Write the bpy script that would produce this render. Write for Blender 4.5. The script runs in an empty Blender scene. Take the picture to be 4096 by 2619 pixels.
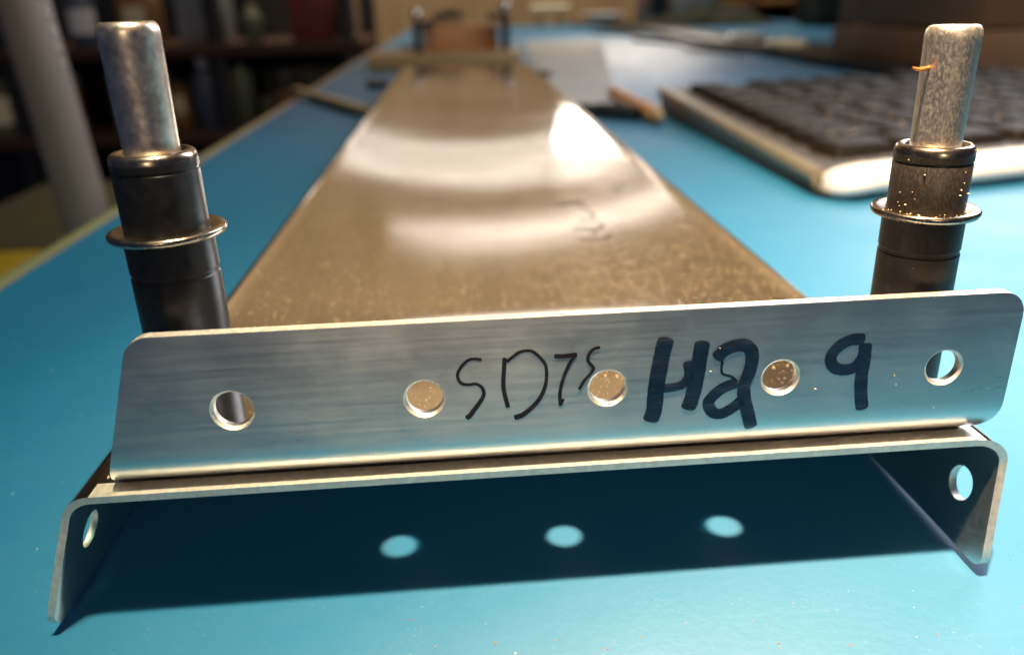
import bpy, bmesh, math, random
from math import sin, cos, pi, sqrt, radians, hypot
from mathutils import Vector, Matrix
random.seed(11)
sc = bpy.context.scene
MM = 0.001

# ------------------------------------------------------------------ camera
cam = bpy.data.cameras.new('camera')
cam.sensor_fit = 'HORIZONTAL'; cam.sensor_width = 36.0; cam.lens = 28.42
cam.clip_start = 0.002; cam.clip_end = 30.0
cam.dof.use_dof = True; cam.dof.focus_distance = 0.0675; cam.dof.aperture_fstop = 24.0
cam.dof.aperture_blades = 0
camo = bpy.data.objects.new('camera', cam); sc.collection.objects.link(camo)
Rt, Up, Bk = (0.997448, -0.067242, -0.024007), (0.047437, 0.372821, 0.92669), (-0.053362, -0.925464, 0.37506)
camo.matrix_world = Matrix(((Rt[0], Up[0], Bk[0], 0), (Rt[1], Up[1], Bk[1], 0), (Rt[2], Up[2], Bk[2], 0.049), (0, 0, 0, 1)))
sc.camera = camo

# ------------------------------------------------------------------ world + lamps
w = bpy.data.worlds.new('World'); sc.world = w; w.use_nodes = True
w.node_tree.nodes['Background'].inputs[0].default_value = (0.30, 0.42, 0.85, 1)
w.node_tree.nodes['Background'].inputs[1].default_value = 0.07

def aim(o, target):
    d = Vector(target) - o.location
    o.rotation_euler = d.to_track_quat('-Z', 'Y').to_euler()

def area(name, loc, target, sx, sy, power, col):
    l = bpy.data.lights.new(name, 'AREA'); l.shape = 'ELLIPSE'; l.size = sx; l.size_y = sy
    l.energy = power; l.color = col
    o = bpy.data.objects.new(name, l); sc.collection.objects.link(o)
    o.location = loc; aim(o, target); return o

# bench lamp, straight above the front of the work
l = bpy.data.lights.new('bench_lamp', 'SPOT'); l.energy = 20.0; l.color = (1.0, 0.67, 0.41)
l.shadow_soft_size = 0.009; l.spot_size = radians(98); l.spot_blend = 1.0
lo = bpy.data.objects.new('bench_lamp', l); sc.collection.objects.link(lo)
lo.location = (0.006, 0.029, 0.294); aim(lo, (0.185, 0.066, 0.0))
# inferred lamps, plus added fill lights
l = bpy.data.lights.new('overhead_tint_light', 'SPOT'); l.energy = 10.5; l.color = (0.14, 1.0, 0.74)  # added coloured spot, turns the left of the bench teal
l.shadow_soft_size = 0.03; l.spot_size = radians(40); l.spot_blend = 1.0
oo = bpy.data.objects.new('overhead_tint_light', l); sc.collection.objects.link(oo)
oo.location = (0.002, -0.034, 0.80); aim(oo, (-0.05, 0.12, 0.0))
area('far_lamp', (0.265, 1.34, 0.200), (0.05, 0.2, 0.01), 0.27, 0.085, 0.9, (1.0, 0.90, 0.80))
area('far_strip', (0.06, 1.34, 0.200), (0.0, 0.2, 0.01), 0.80, 0.018, 0.05, (1.0, 0.90, 0.82))
area('far_strip', (0.06, 1.34, 0.236), (0.0, 0.2, 0.01), 0.80, 0.020, 0.07, (1.0, 0.90, 0.82))
area('ceiling_tube', (0.14, 1.35, 0.352), (0.0, 0.15, 0.01), 0.46, 0.026, 0.06, (1.0, 0.88, 0.78))
area('side_sheen_light', (0.38, 0.45, 0.33), (0.06, 0.07, 0.0), 0.30, 0.44, 2.3, (0.93, 0.96, 1.0))  # added soft source that whitens the bench sheen, no known window
area('back_lamp', (-0.01, -0.75, 0.27), (0.0, 0.06, 0.02), 0.12, 0.14, 0.9, (1.0, 0.76, 0.48))
wl_ = area('wall_fill_light', (0.1, 1.45, 2.6), (0.1, 2.3, 0.5), 1.2, 0.3, 23.0, (1.0, 0.86, 0.66)); wl_.data.spread = radians(80)  # added light, brightens the wall mirrored in the channel top
area('background_fill_light', (0.01, -0.09, 1.3), (0.05, 0.75, 0.0), 0.3, 0.3, 3.0, (1.0, 0.74, 0.40))  # added fill for the background things, no such lamp known

sc.view_settings.view_transform = 'Standard'; sc.view_settings.look = 'None'
sc.view_settings.exposure = 0.0; sc.view_settings.gamma = 1.0
sc.cycles.max_bounces = 8; sc.cycles.sample_clamp_indirect = 12.0

# ------------------------------------------------------------------ helpers
def tag(o, label=None, cat=None, group=None, kind=None):
    if label: o['label'] = label
    if cat: o['category'] = cat
    if group: o['group'] = group
    if kind: o['kind'] = kind
    return o

def empty(name, loc_mm, rz=0.0):
    o = bpy.data.objects.new(name, None); sc.collection.objects.link(o)
    o.empty_display_size = 0.01
    o.location = [c * MM for c in loc_mm]; o.rotation_euler = (0, 0, rz); return o

def build(name, verts, faces, mat, parent=None, smooth=None, loc=None, edge=None, edge_mat=None):
    """verts in mm"""
    me = bpy.data.meshes.new(name)
    me.from_pydata([(x * MM, y * MM, z * MM) for x, y, z in verts], [], faces)
    me.validate(); me.update()
    bm = bmesh.new(); bm.from_mesh(me); bmesh.ops.recalc_face_normals(bm, faces=bm.faces); bm.to_mesh(me); bm.free()
    if smooth is not None:
        me.shade_smooth(); me.set_sharp_from_angle(angle=radians(smooth))
    me.materials.append(mat)
    if edge is not None:
        me.materials.append(edge_mat)
        for i in range(edge, len(me.polygons)): me.polygons[i].material_index = 1
    o = bpy.data.objects.new(name, me); sc.collection.objects.link(o)
    if parent: o.parent = parent
    if loc: o.location = [c * MM for c in loc]
    return o

class MB:
    def __init__(s): s.v = []; s.f = []
    def add(s, v, f):
        n = len(s.v); s.v += v; s.f += [tuple(i + n for i in q) for q in f]; return s
    def box(s, x0, x1, y0, y1, z0, z1, b=0.0, top=1.0):
        """box with chamfered edges b, top scaled by top"""
        cx, cy = (x0 + x1) / 2, (y0 + y1) / 2
        bm = bmesh.new(); bmesh.ops.create_cube(bm, size=1.0)
        for q in bm.verts:
            k = top if q.co.z > 0 else 1.0
            q.co = Vector((cx + q.co.x * (x1 - x0) * k, cy + q.co.y * (y1 - y0) * k, z0 if q.co.z < 0 else z1))
        if b: bmesh.ops.bevel(bm, geom=bm.edges[:], offset=b, segments=2, profile=0.5, affect='EDGES')
        bm.verts.index_update()
        s.add([tuple(q.co) for q in bm.verts], [tuple(q.index for q in f.verts) for f in bm.faces]); bm.free(); return s
    def lathe(s, prof, cx=0, cy=0, n=48, axis=None):
        """prof list of (r,z); closed by caps"""
        v = []; f = []
        for r, z in prof:
            for i in range(n):
                a = 2 * pi * i / n; v.append((cx + r * cos(a), cy + r * sin(a), z))
        for j in range(len(prof) - 1):
            for i in range(n):
                f.append((j * n + i, j * n + (i + 1) % n, (j + 1) * n + (i + 1) % n, (j + 1) * n + i))
        f.append(tuple(range(n - 1, -1, -1))); f.append(tuple((len(prof) - 1) * n + i for i in range(n)))
        if axis is not None: v = [tuple(axis @ Vector(p)) for p in v]
        return s.add(v, f)
    def tube(s, pts, r, n=12):
        """swept tube, r number or list"""
        P = [Vector(p) for p in pts]; v = []; f = []
        for i, p in enumerate(P):
            t = (P[min(i + 1, len(P) - 1)] - P[max(i - 1, 0)]).normalized()
            a = t.orthogonal().normalized() if i == 0 else (a - t * a.dot(t)).normalized()
            b = t.cross(a); rr = r[i] if isinstance(r, (list, tuple)) else r
            for k in range(n):
                an = 2 * pi * k / n; v.append(tuple(p + (a * cos(an) + b * sin(an)) * rr))
        for i in range(len(P) - 1):
            for k in range(n):
                f.append((i * n + k, i * n + (k + 1) % n, (i + 1) * n + (k + 1) % n, (i + 1) * n + k))
        f.append(tuple(range(n - 1, -1, -1))); f.append(tuple((len(P) - 1) * n + k for k in range(n)))
        return s.add(v, f)
    def prism(s, poly, z0, z1, b=0.0):
        bm = bmesh.new(); vs = [bm.verts.new((x, y, z0)) for x, y in poly]; fc = bm.faces.new(vs)
        r = bmesh.ops.extrude_face_region(bm, geom=[fc])
        for q in r['geom']:
            if isinstance(q, bmesh.types.BMVert): q.co.z = z1
        bmesh.ops.recalc_face_normals(bm, faces=bm.faces)
        if b: bmesh.ops.bevel(bm, geom=bm.edges[:], offset=b, segments=3, profile=0.5, affect='EDGES')
        bm.verts.index_update()
        s.add([tuple(q.co) for q in bm.verts], [tuple(q.index for q in f.verts) for f in bm.faces]); bm.free(); return s
    def make(s, name, mat, parent=None, smooth=35, loc=None):
        return build(name, s.v, s.f, mat, parent, smooth, loc)

def boolean_cut(o, cutters):
    for c in cutters:
        m = o.modifiers.new('cut', 'BOOLEAN'); m.operation = 'DIFFERENCE'; m.solver = 'EXACT'; m.object = c
    dg = bpy.context.evaluated_depsgraph_get(); dg.update()
    me = bpy.data.meshes.new_from_object(o.evaluated_get(dg)); o.modifiers.clear()
    o.data = me
    for c in cutters: bpy.data.objects.remove(c, do_unlink=True)
    me.shade_smooth(); me.set_sharp_from_angle(angle=radians(35))

def bevel(o, wmm, seg=2, ang=40):
    m = o.modifiers.new('edge_rounding', 'BEVEL'); m.width = wmm * MM; m.segments = seg
    m.limit_method = 'ANGLE'; m.angle_limit = radians(ang); m.harden_normals = False

# ------------------------------------------------------------------ materials
def new_mat(name):
    m = bpy.data.materials.new(name); m.use_nodes = True
    nt = m.node_tree; return m, nt, nt.nodes['Principled BSDF']

def N(nt, t, **kw):
    n = nt.nodes.new(t)
    for k, v in kw.items(): setattr(n, k, v)
    return n

def coords(nt, scale=(1, 1, 1), kind='Object'):
    tc = N(nt, 'ShaderNodeTexCoord'); mp = N(nt, 'ShaderNodeMapping'); mp.inputs['Scale'].default_value = scale
    nt.links.new(tc.outputs[kind], mp.inputs[0]); return mp.outputs[0]

def noise(nt, vec, scale, detail=4.0, rough=0.55):
    n = N(nt, 'ShaderNodeTexNoise'); n.inputs['Scale'].default_value = scale; n.inputs['Detail'].default_value = detail
    n.inputs['Roughness'].default_value = rough; nt.links.new(vec, n.inputs['Vector']); return n.outputs['Fac']

def ramp(nt, fac, stops):
    r = N(nt, 'ShaderNodeValToRGB'); e = r.color_ramp.elements
    while len(e) < len(stops): e.new(0.5)
    for q, (p, c) in zip(e, stops): q.position = p; q.color = (c, c, c, 1) if not isinstance(c, tuple) else (*c, 1)
    nt.links.new(fac, r.inputs[0]); return r.outputs[0]

def bump(nt, h, strength, dist, normal=None):
    b = N(nt, 'ShaderNodeBump'); b.inputs['Strength'].default_value = strength; b.inputs['Distance'].default_value = dist
    nt.links.new(h, b.inputs['Height'])
    if normal: nt.links.new(normal, b.inputs['Normal'])
    return b.outputs[0]

def simple(name, col, rough=0.5, metal=0.0, var=0.15, scale=60.0, spec=0.5, bumpd=0.0):
    """plain procedural material: colour with a soft noise variation, roughness variation"""
    m, nt, b = new_mat(name)
    v = coords(nt)
    n1 = noise(nt, v, scale)
    lo = tuple(c * (1 - var) for c in col); hi = tuple(min(1, c * (1 + var)) for c in col)
    nt.links.new(ramp(nt, n1, [(0.3, lo), (0.7, hi)]), b.inputs['Base Color'])
    nt.links.new(ramp(nt, noise(nt, v, scale * 2.3), [(0.3, rough * 0.85), (0.7, min(1, rough * 1.15))]), b.inputs['Roughness'])
    b.inputs['Metallic'].default_value = metal; b.inputs['Specular IOR Level'].default_value = spec
    if bumpd: nt.links.new(bump(nt, noise(nt, v, scale * 4), 0.5, bumpd), b.inputs['Normal'])
    return m

def aluminium(name, rough, aniso, dusty, col=(0.80, 0.785, 0.76)):
    """rolled sheet: grain runs along x, so it spreads reflections across it"""
    m, nt, b = new_mat(name)
    b.inputs['Metallic'].default_value = 1.0
    b.inputs['Anisotropic'].default_value = aniso
    t = N(nt, 'ShaderNodeCombineXYZ'); t.inputs[0].default_value = 0.0; t.inputs[1].default_value = 0.7; t.inputs[2].default_value = 0.714
    nt.links.new(t.outputs[0], b.inputs['Tangent'])
    grain = noise(nt, coords(nt, (60, 2600, 2600)), 1.0, 5, 0.6)
    blot = noise(nt, coords(nt, (1, 1, 1)), 95.0, 4)
    base = ramp(nt, blot, [(0.3, tuple(c * 0.90 for c in col)), (0.7, col)])
    mixg = N(nt, 'ShaderNodeMath', operation='MULTIPLY_ADD'); nt.links.new(grain, mixg.inputs[0])
    mixg.inputs[1].default_value = rough * 0.5; mixg.inputs[2].default_value = rough * 0.72
    smudge = ramp(nt, noise(nt, coords(nt), 140.0, 5, 0.7), [(0.35, 0.92), (0.7, 1.15)])
    mm = N(nt, 'ShaderNodeMath', operation='MULTIPLY'); nt.links.new(mixg.outputs[0], mm.inputs[0]); nt.links.new(smudge, mm.inputs[1])
    nt.links.new(mm.outputs[0], b.inputs['Roughness'])
    grain2 = noise(nt, coords(nt, (14, 330, 330)), 1.0, 4, 0.6)
    nrm = bump(nt, grain2, 0.10, 0.00003, bump(nt, grain, 0.12, 0.00002))
    if dusty:
        # fine golden dust lying on the sheet, matte, in drifts
        vo = N(nt, 'ShaderNodeTexVoronoi'); vo.inputs['Scale'].default_value = 3000.0; nt.links.new(coords(nt), vo.inputs['Vector'])
        dot = ramp(nt, vo.outputs['Distance'], [(0.12, 1.0), (0.26, 0.0)])
        sc_ = N(nt, 'ShaderNodeSeparateColor'); nt.links.new(vo.outputs['Color'], sc_.inputs[0])
        drift = noise(nt, coords(nt, (1, 0.55, 1)), 60.0, 4, 0.6)
        ad = N(nt, 'ShaderNodeMath', operation='MULTIPLY_ADD'); nt.links.new(drift, ad.inputs[0]); ad.inputs[1].default_value = 0.6; nt.links.new(sc_.outputs[0], ad.inputs[2])
        pres = ramp(nt, ad.outputs[0], [(0.70, 0.0), (1.0, dusty)])
        m0 = N(nt, 'ShaderNodeMath', operation='MULTIPLY'); nt.links.new(dot, m0.inputs[0]); nt.links.new(pres, m0.inputs[1]); mask0 = m0.outputs[0]
        ge = N(nt, 'ShaderNodeNewGeometry'); sx = N(nt, 'ShaderNodeSeparateXYZ'); nt.links.new(ge.outputs['True Normal'], sx.inputs[0])
        upm = ramp(nt, sx.outputs[2], [(0.75, 0.0), (0.95, 1.0)])
        mk = N(nt, 'ShaderNodeMath', operation='MULTIPLY'); nt.links.new(mask0, mk.inputs[0]); nt.links.new(upm, mk.inputs[1])
        sp = N(nt, 'ShaderNodeSeparateXYZ'); nt.links.new(coords(nt), sp.inputs[0]); yr = N(nt, 'ShaderNodeMapRange'); nt.links.new(sp.outputs[1], yr.inputs[0]); yr.inputs[1].default_value = 0.060; yr.inputs[2].default_value = 0.074
        mk2 = N(nt, 'ShaderNodeMath', operation='MULTIPLY'); nt.links.new(mk.outputs[0], mk2.inputs[0]); nt.links.new(yr.outputs[0], mk2.inputs[1]); mask = mk2.outputs[0]
        mc = N(nt, 'ShaderNodeMix', data_type='RGBA'); nt.links.new(mask, mc.inputs[0]); nt.links.new(base, mc.inputs[6]); mc.inputs[7].default_value = (0.62, 0.45, 0.24, 1)
        base = mc.outputs[2]
        inv = N(nt, 'ShaderNodeMath', operation='SUBTRACT'); inv.inputs[0].default_value = 1.0; nt.links.new(mask, inv.inputs[1])
        nt.links.new(inv.outputs[0], b.inputs['Metallic'])
        nrm = bump(nt, mask, 0.35, 0.00003, nrm)
    nt.links.new(base, b.inputs['Base Color'])
    nt.links.new(nrm, b.inputs['Normal'])
    return m

M = {}
M['alu_web'] = aluminium('alu_web', 0.075, 0.40, 0.5)
M['alu_edge'] = simple('alu_sheared_edge', (0.82, 0.77, 0.70), 0.58, 1.0, 0.12, 1500)
M['alu_flange'] = aluminium('alu_flange', 0.42, 0.3, 0.0)
M['alu_bracket'] = aluminium('alu_bracket', 0.33, 0.70, 0.0)

def ink_mat(name, col, cover):
    m, nt, b = new_mat(name)
    v = coords(nt)
    nt.links.new(ramp(nt, noise(nt, v, 900.0), [(0.25, tuple(c * 0.6 for c in col)), (0.75, tuple(c * 1.5 for c in col))]), b.inputs['Base Color'])
    b.inputs['Roughness'].default_value = 0.42; b.inputs['Specular IOR Level'].default_value = 0.4
    nt.links.new(ramp(nt, noise(nt, coords(nt, (150, 1500, 1500)), 1.0, 5, 0.6), [(0.28, cover - 0.30), (0.55, cover)]), b.inputs['Alpha'])
    return m
M['ink'] = ink_mat('marker_ink', (0.004, 0.020, 0.052), 0.93)
M['ink_fine'] = ink_mat('fine_marker_ink', (0.020, 0.014, 0.022), 1)
M['ink_faded'] = ink_mat('faded_marker_ink', (0.035, 0.022, 0.016), 0.85)

# blue bench mat
m, nt, b = new_mat('blue_bench')
v = coords(nt)
big = noise(nt, v, 6.0, 3)
spk = noise(nt, v, 2400.0, 3, 0.6)
clump = noise(nt, v, 230.0, 3, 0.6)
base = ramp(nt, big, [(0.3, (0.014, 0.158, 0.315)), (0.7, (0.022, 0.180, 0.352))])
add = N(nt, 'ShaderNodeMath', operation='MULTIPLY_ADD'); nt.links.new(clump, add.inputs[0]); add.inputs[1].default_value = 0.4; nt.links.new(spk, add.inputs[2])
msk = ramp(nt, add.outputs[0], [(0.84, 0.0), (0.96, 0.26)])
mx = N(nt, 'ShaderNodeMix', data_type='RGBA'); nt.links.new(msk, mx.inputs[0]); nt.links.new(base, mx.inputs[6]); mx.inputs[7].default_value = (0.26, 0.36, 0.40, 1)
def scratch(prev, ang, sc_, seed):
    tc = N(nt, 'ShaderNodeTexCoord'); mp = N(nt, 'ShaderNodeMapping'); mp.inputs['Rotation'].default_value = (0, 0, ang); mp.inputs['Scale'].default_value = (14, sc_, 14); mp.inputs['Location'].default_value = (seed, seed, 0)
    nt.links.new(tc.outputs['Object'], mp.inputs[0]); fac = ramp(nt, noise(nt, mp.outputs[0], 1.0, 2, 0.4), [(0.70, 0.0), (0.80, 0.06)])
    q = N(nt, 'ShaderNodeMix', data_type='RGBA'); nt.links.new(fac, q.inputs[0]); nt.links.new(prev, q.inputs[6]); q.inputs[7].default_value = (0.16, 0.32, 0.42, 1); return q.outputs[2]
col_ = scratch(scratch(mx.outputs[2], 0.5, 900.0, 3.1), -0.9, 700.0, 7.7)
nt.links.new(col_, b.inputs['Base Color'])
nt.links.new(ramp(nt, noise(nt, v, 38.0, 5, 0.65), [(0.3, 0.40), (0.7, 0.54)]), b.inputs['Roughness']); b.inputs['Specular IOR Level'].default_value = 0.8
nt.links.new(bump(nt, noise(nt, v, 1100.0, 3), 0.25, 0.00008), b.inputs['Normal'])
M['bench'] = m

def wood(name, c0, c1, scale=40.0, along='x', rough=0.55):
    m, nt, b = new_mat(name)
    s = (0.12, 1, 1) if along == 'x' else ((1, 0.12, 1) if along == 'y' else (1, 1, 0.12))
    v = coords(nt, s); n1 = noise(nt, v, scale * 4, 5, 0.65)
    nt.links.new(ramp(nt, n1, [(0.3, c0), (0.7, c1)]), b.inputs['Base Color']); b.inputs['Roughness'].default_value = rough
    nt.links.new(bump(nt, n1, 0.3, 0.0004), b.inputs['Normal']); return m
M['trim'] = wood('edge_trim_wood', (0.26, 0.16, 0.07), (0.38, 0.26, 0.12), 30, 'y')
M['plank'] = wood('plank_wood', (0.36, 0.23, 0.10), (0.50, 0.35, 0.17), 30)
M['block'] = wood('block_wood', (0.50, 0.22, 0.09), (0.68, 0.34, 0.16), 30)
M['stick'] = wood('stick_wood', (0.34, 0.24, 0.11), (0.46, 0.34, 0.17), 60, 'y')
M['wall'] = wood('wall_boards', (0.27, 0.175, 0.085), (0.38, 0.265, 0.145), 3.0, 'z', 0.7)
M['shelf'] = wood('shelf_wood', (0.26, 0.13, 0.045), (0.38, 0.20, 0.075), 8.0)
M['shelf_dark'] = wood('shelf_dark_wood', (0.05, 0.022, 0.012), (0.09, 0.04, 0.02), 8.0)
M['floor'] = simple('concrete_floor', (0.045, 0.045, 0.04), 0.8, scale=4)
M['black_oxide'] = simple('black_oxide_steel', (0.018, 0.018, 0.020), 0.34, 0.25, 0.4, 900, 0.5, 0.00001)
M['rim_steel'] = simple('lit_rim_steel', (0.36, 0.30, 0.24), 0.26, 1.0, 0.25, 700)  # brownish ring steel; collar and ring highlights are put into its colour
M['zinc'] = simple('zinc_plunger', (0.72, 0.63, 0.54), 0.36, 1.0, 0.32, 900)

def dusty_mat(name, col, rough, metal, dustcol, amount, scale):
    m, nt, b = new_mat(name); v = coords(nt, (1, 1, 0.45))
    f = noise(nt, v, scale * 1.5, 5, 0.75); msk = ramp(nt, f, [(0.35, 0.0), (0.80, 0.6)])
    mx = N(nt, 'ShaderNodeMix', data_type='RGBA'); nt.links.new(msk, mx.inputs[0]); mx.inputs[6].default_value = (*col, 1); mx.inputs[7].default_value = (*dustcol, 1)
    nt.links.new(mx.outputs[2], b.inputs['Base Color'])
    r = ramp(nt, f, [(0.5, rough), (0.7, 0.8)]); nt.links.new(r, b.inputs['Roughness'])
    mm = N(nt, 'ShaderNodeMath', operation='MULTIPLY'); iv = N(nt, 'ShaderNodeMath', operation='SUBTRACT'); iv.inputs[0].default_value = 1.0
    nt.links.new(msk, iv.inputs[1]); nt.links.new(iv.outputs[0], mm.inputs[0]); mm.inputs[1].default_value = metal
    nt.links.new(mm.outputs[0], b.inputs['Metallic'])
    nt.links.new(bump(nt, f, 0.4, 0.00004), b.inputs['Normal']); return m
M['dusty_steel'] = dusty_mat('dusty_black_steel', (0.022, 0.020, 0.018), 0.36, 0.3, (0.07, 0.055, 0.04), 0.35, 3800)
M['dusty_zinc'] = dusty_mat('dusty_zinc', (0.60, 0.57, 0.52), 0.34, 1.0, (0.36, 0.30, 0.21), 0.45, 4200)
M['dust'] = simple('golden_dust', (0.80, 0.60, 0.34), 0.5, 0.0, 0.2, 300, 0.6)
M['lint'] = simple('pale_lint', (0.75, 0.72, 0.66), 0.7, 0.0, 0.1)
M['orange_fleck'] = simple('orange_fleck', (0.75, 0.22, 0.04), 0.6)
M['white_plastic'] = simple('white_plastic', (0.85, 0.82, 0.80), 0.35, 0, 0.04, 40)
M['grey_plastic'] = simple('warm_grey_plastic', (0.17, 0.145, 0.10), 0.42, 0, 0.08, 40)
M['key_plastic'] = simple('key_plastic', (0.010, 0.008, 0.006), 0.6, 0, 0.3, 300, 0.22)
M['kbd_base'] = simple('keyboard_base_plastic', (0.028, 0.027, 0.023), 0.45, 0, 0.3, 200)
M['kbd_rest'] = simple('keyboard_rest_plastic', (0.045, 0.034, 0.024), 0.5, 0, 0.15, 200)
M['paper'] = simple('paper', (0.36, 0.37, 0.36), 0.7, 0, 0.03, 20)
M['white_paint'] = simple('white_gloss', (0.80, 0.80, 0.80), 0.3, 0, 0.04, 30)
M['cream'] = simple('cream_plastic', (0.75, 0.68, 0.45), 0.35, 0, 0.05, 30)
M['black_plastic'] = simple('black_plastic', (0.012, 0.013, 0.014), 0.4, 0, 0.3, 60)
M['dark_cloth'] = simple('dark_cloth', (0.035, 0.038, 0.028), 0.95, 0, 0.4, 30, 0.2, 0.001)
M['post_paint'] = simple('grey_post_paint', (0.30, 0.235, 0.20), 0.5, 0, 0.06, 30)
M['silver'] = simple('silver_knob', (0.75, 0.73, 0.70), 0.2, 1.0, 0.08, 40)
M['orange_paint'] = simple('orange_pencil_paint', (0.62, 0.24, 0.05), 0.4, 0, 0.1, 50)
M['carton'] = simple('brown_carton', (0.22, 0.125, 0.06), 0.8, 0, 0.10, 20)
M['red'] = simple('dull_red_card', (0.20, 0.035, 0.02), 0.6)
M['olive'] = simple('olive_paint', (0.10, 0.095, 0.045), 0.6)
M['yellow'] = simple('yellow_plastic', (0.60, 0.42, 0.02), 0.5)
M['blue_grey'] = simple('blue_grey_plastic', (0.06, 0.08, 0.12), 0.4)
M['pale_green'] = simple('pale_green_plastic', (0.13, 0.15, 0.09), 0.4)
M['grey_metal'] = simple('grey_metal', (0.30, 0.31, 0.30), 0.4, 0.4)
M['pink'] = simple('dusky_pink', (0.42, 0.24, 0.18), 0.6)

# ------------------------------------------------------------------ setting
bench = MB().box(-90, 620, 30, 1750, -26, 0, 1.2).make('workbench_top', M['bench'])
tag(bench, 'blue workbench top, lit brightly at its front', kind='structure')
MB().box(-93.2, -90.05, 30, 1750, -26.2, 0.25, 0.5).make('edge_trim', M['trim'], bench)
fl = MB().box(-2500, 2500, -400, 2400, -780, -750).make('floor', M['floor']); tag(fl, kind='structure')
wl = MB().box(-2500, 2500, 2300, 2340, -750, 1900).make('back_wall', M['wall']); tag(wl, kind='structure')

# ------------------------------------------------------------------ long aluminium channel
T = 0.64                       # sheet thickness, mm
Y0, Y1 = 57.5, 516.0
ZT = 12.74
XL, XR = -33.3, 45.3
def sstep(a, b, x):
    t = max(0.0, min(1.0, (x - a) / (b - a))); return t * t * (3 - 2 * t)
def lin(a, b, x): return max(0.0, min(1.0, (x - a) / (b - a)))
def web_wave(x, y):
    u = max(-1.0, min(1.0, (x - 6.1) / 39.2)); e = 1 - u * u
    f = sstep(72.5, 104, y) * (1 - sstep(330, 510, y))                # the sheet is dished, with shallow buckles
    return f * e * (-2.6 + 0.045 * sin(2 * pi * (y + 14 * u) / 75.0) + 0.03 * u * sin(2 * pi * y / 41.0))
def channel_profile(off):
    """outer (off=0) or inner (off=T) line from left foot to right foot: (x, z, foot weight, is_web)"""
    P = []; ro = 2.6 - off
    sp = radians(13.6)               # left flange leans out
    foot_l = XL - math.tan(sp) * ZT
    # left flange
    nx, nz = cos(sp), -sin(sp)       # inward normal of left flange
    c = (XL + 2.6 * math.tan((pi / 2 - sp) / 2) , ZT - 2.6)
    # bend centre: distance 2.6 from both outer lines
    d = 2.6
    # outer flange line passes through (XL, ZT) direction down-left
    cz = ZT - d; cx = XL - math.tan(sp) * d + d / cos(sp)
    a0 = pi - (-sp) ; a0 = pi - sp * -1
    start = pi - sp                   # direction of outward normal of the left flange
    start = math.atan2(sin(sp), -cos(sp))
    for k in range(6):
        P.append(('fl', k / 6.0))
    out = []
    bx, bz = cx + ro * cos(start), cz + ro * sin(start)
    fx, fz = foot_l + off * cos(sp), 0.0 - 0 * off
    for k in range(7):
        t = k / 7.0
        out.append((fx + (bx - fx) * t, fz + (bz - fz) * t, 1 - t, False))
    for k in range(9):
        a = start + (pi / 2 - start) * k / 8.0
        out.append((cx + ro * cos(a), cz + ro * sin(a), 0, k == 8))
    xr = XR - d
    for k in range(1, 40):
        out.append((cx + (xr - cx) * k / 40.0, ZT - off, 0, True))
    for k in range(9):
        a = pi / 2 - (pi / 2) * k / 8.0
        out.append((xr + ro * cos(a), cz + ro * sin(a), 0, k == 0))
    for k in range(1, 8):
        t = k / 7.0
        out.append((XR - off, cz * (1 - t), t, False))
    return out
PO, PI_ = channel_profile(0.0), channel_profile(T)
ys = [Y0 + d for d in (0, .12, .35, .75, 1.3, 2.0, 3.2, 5, 8, 11, 14, 17)]
while ys[-1] < Y1 - 3: ys.append(ys[-1] + 3.4)
ys[-1] = Y1
verts = []; faces = []; n = len(PO)
for y in ys:
    dy = y - Y0
    zb = 0.85 * (1 - sstep(3, 34, dy)) + (1.3 - sqrt(max(0, 1.69 - (1.3 - dy) ** 2)) if dy < 1.3 else 0.0)
    skew = 0.0149 * 1.0
    for P in (PO, PI_):
        for (x, z, wf, isw) in P:
            zz = z + wf * zb
            yy = y + skew * (x + 26) * (1 - sstep(0, 40, dy))
            yy -= wf * (2.6 if x > 0 else 1.2) * (1 - sstep(0, 40, dy))
            if isw: zz += web_wave(x, y)
            xx = x + (1.5 * max(0.0, (x - 38.0) / 7.3) - wf * (1.6 if x > 0 else 0.0)) * (1 - sstep(0, 34, dy))
            verts.append((xx, yy, zz))
for j in range(len(ys) - 1):
    for i in range(n - 1):
        a = j * 2 * n + i; b_ = (j + 1) * 2 * n + i
        faces.append((a, a + 1, b_ + 1, b_)); faces.append((a + n, b_ + n, b_ + n + 1, a + n + 1))
NEDGE = len(faces)
for j in range(len(ys) - 1):
    for i in (0, n - 1):
        a = j * 2 * n + i; b_ = (j + 1) * 2 * n + i
        faces.append((a, b_, b_ + n, a + n))
for j in (0, len(ys) - 1):
    for i in range(n - 1):
        a = j * 2 * n + i; faces.append((a, a + n, a + n + 1, a + 1))
filed = [q for q in faces[:NEDGE] if max(q) < 2 * n * 6 and all(PO[k % n][3] for k in q) and q[1] == q[0] + 1]
faces = [q for q in faces[:NEDGE] if q not in set(filed)] + filed + faces[NEDGE:]; NEDGE -= len(filed)
chan = empty('aluminium_channel', (6, 57.5, 0))
tag(chan, 'long dusty aluminium channel with its open end down on the blue bench', 'metal channel')
cb = build('channel_sheet', verts, faces, M['alu_web'], None, 35, None, NEDGE, M['alu_edge'])

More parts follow.
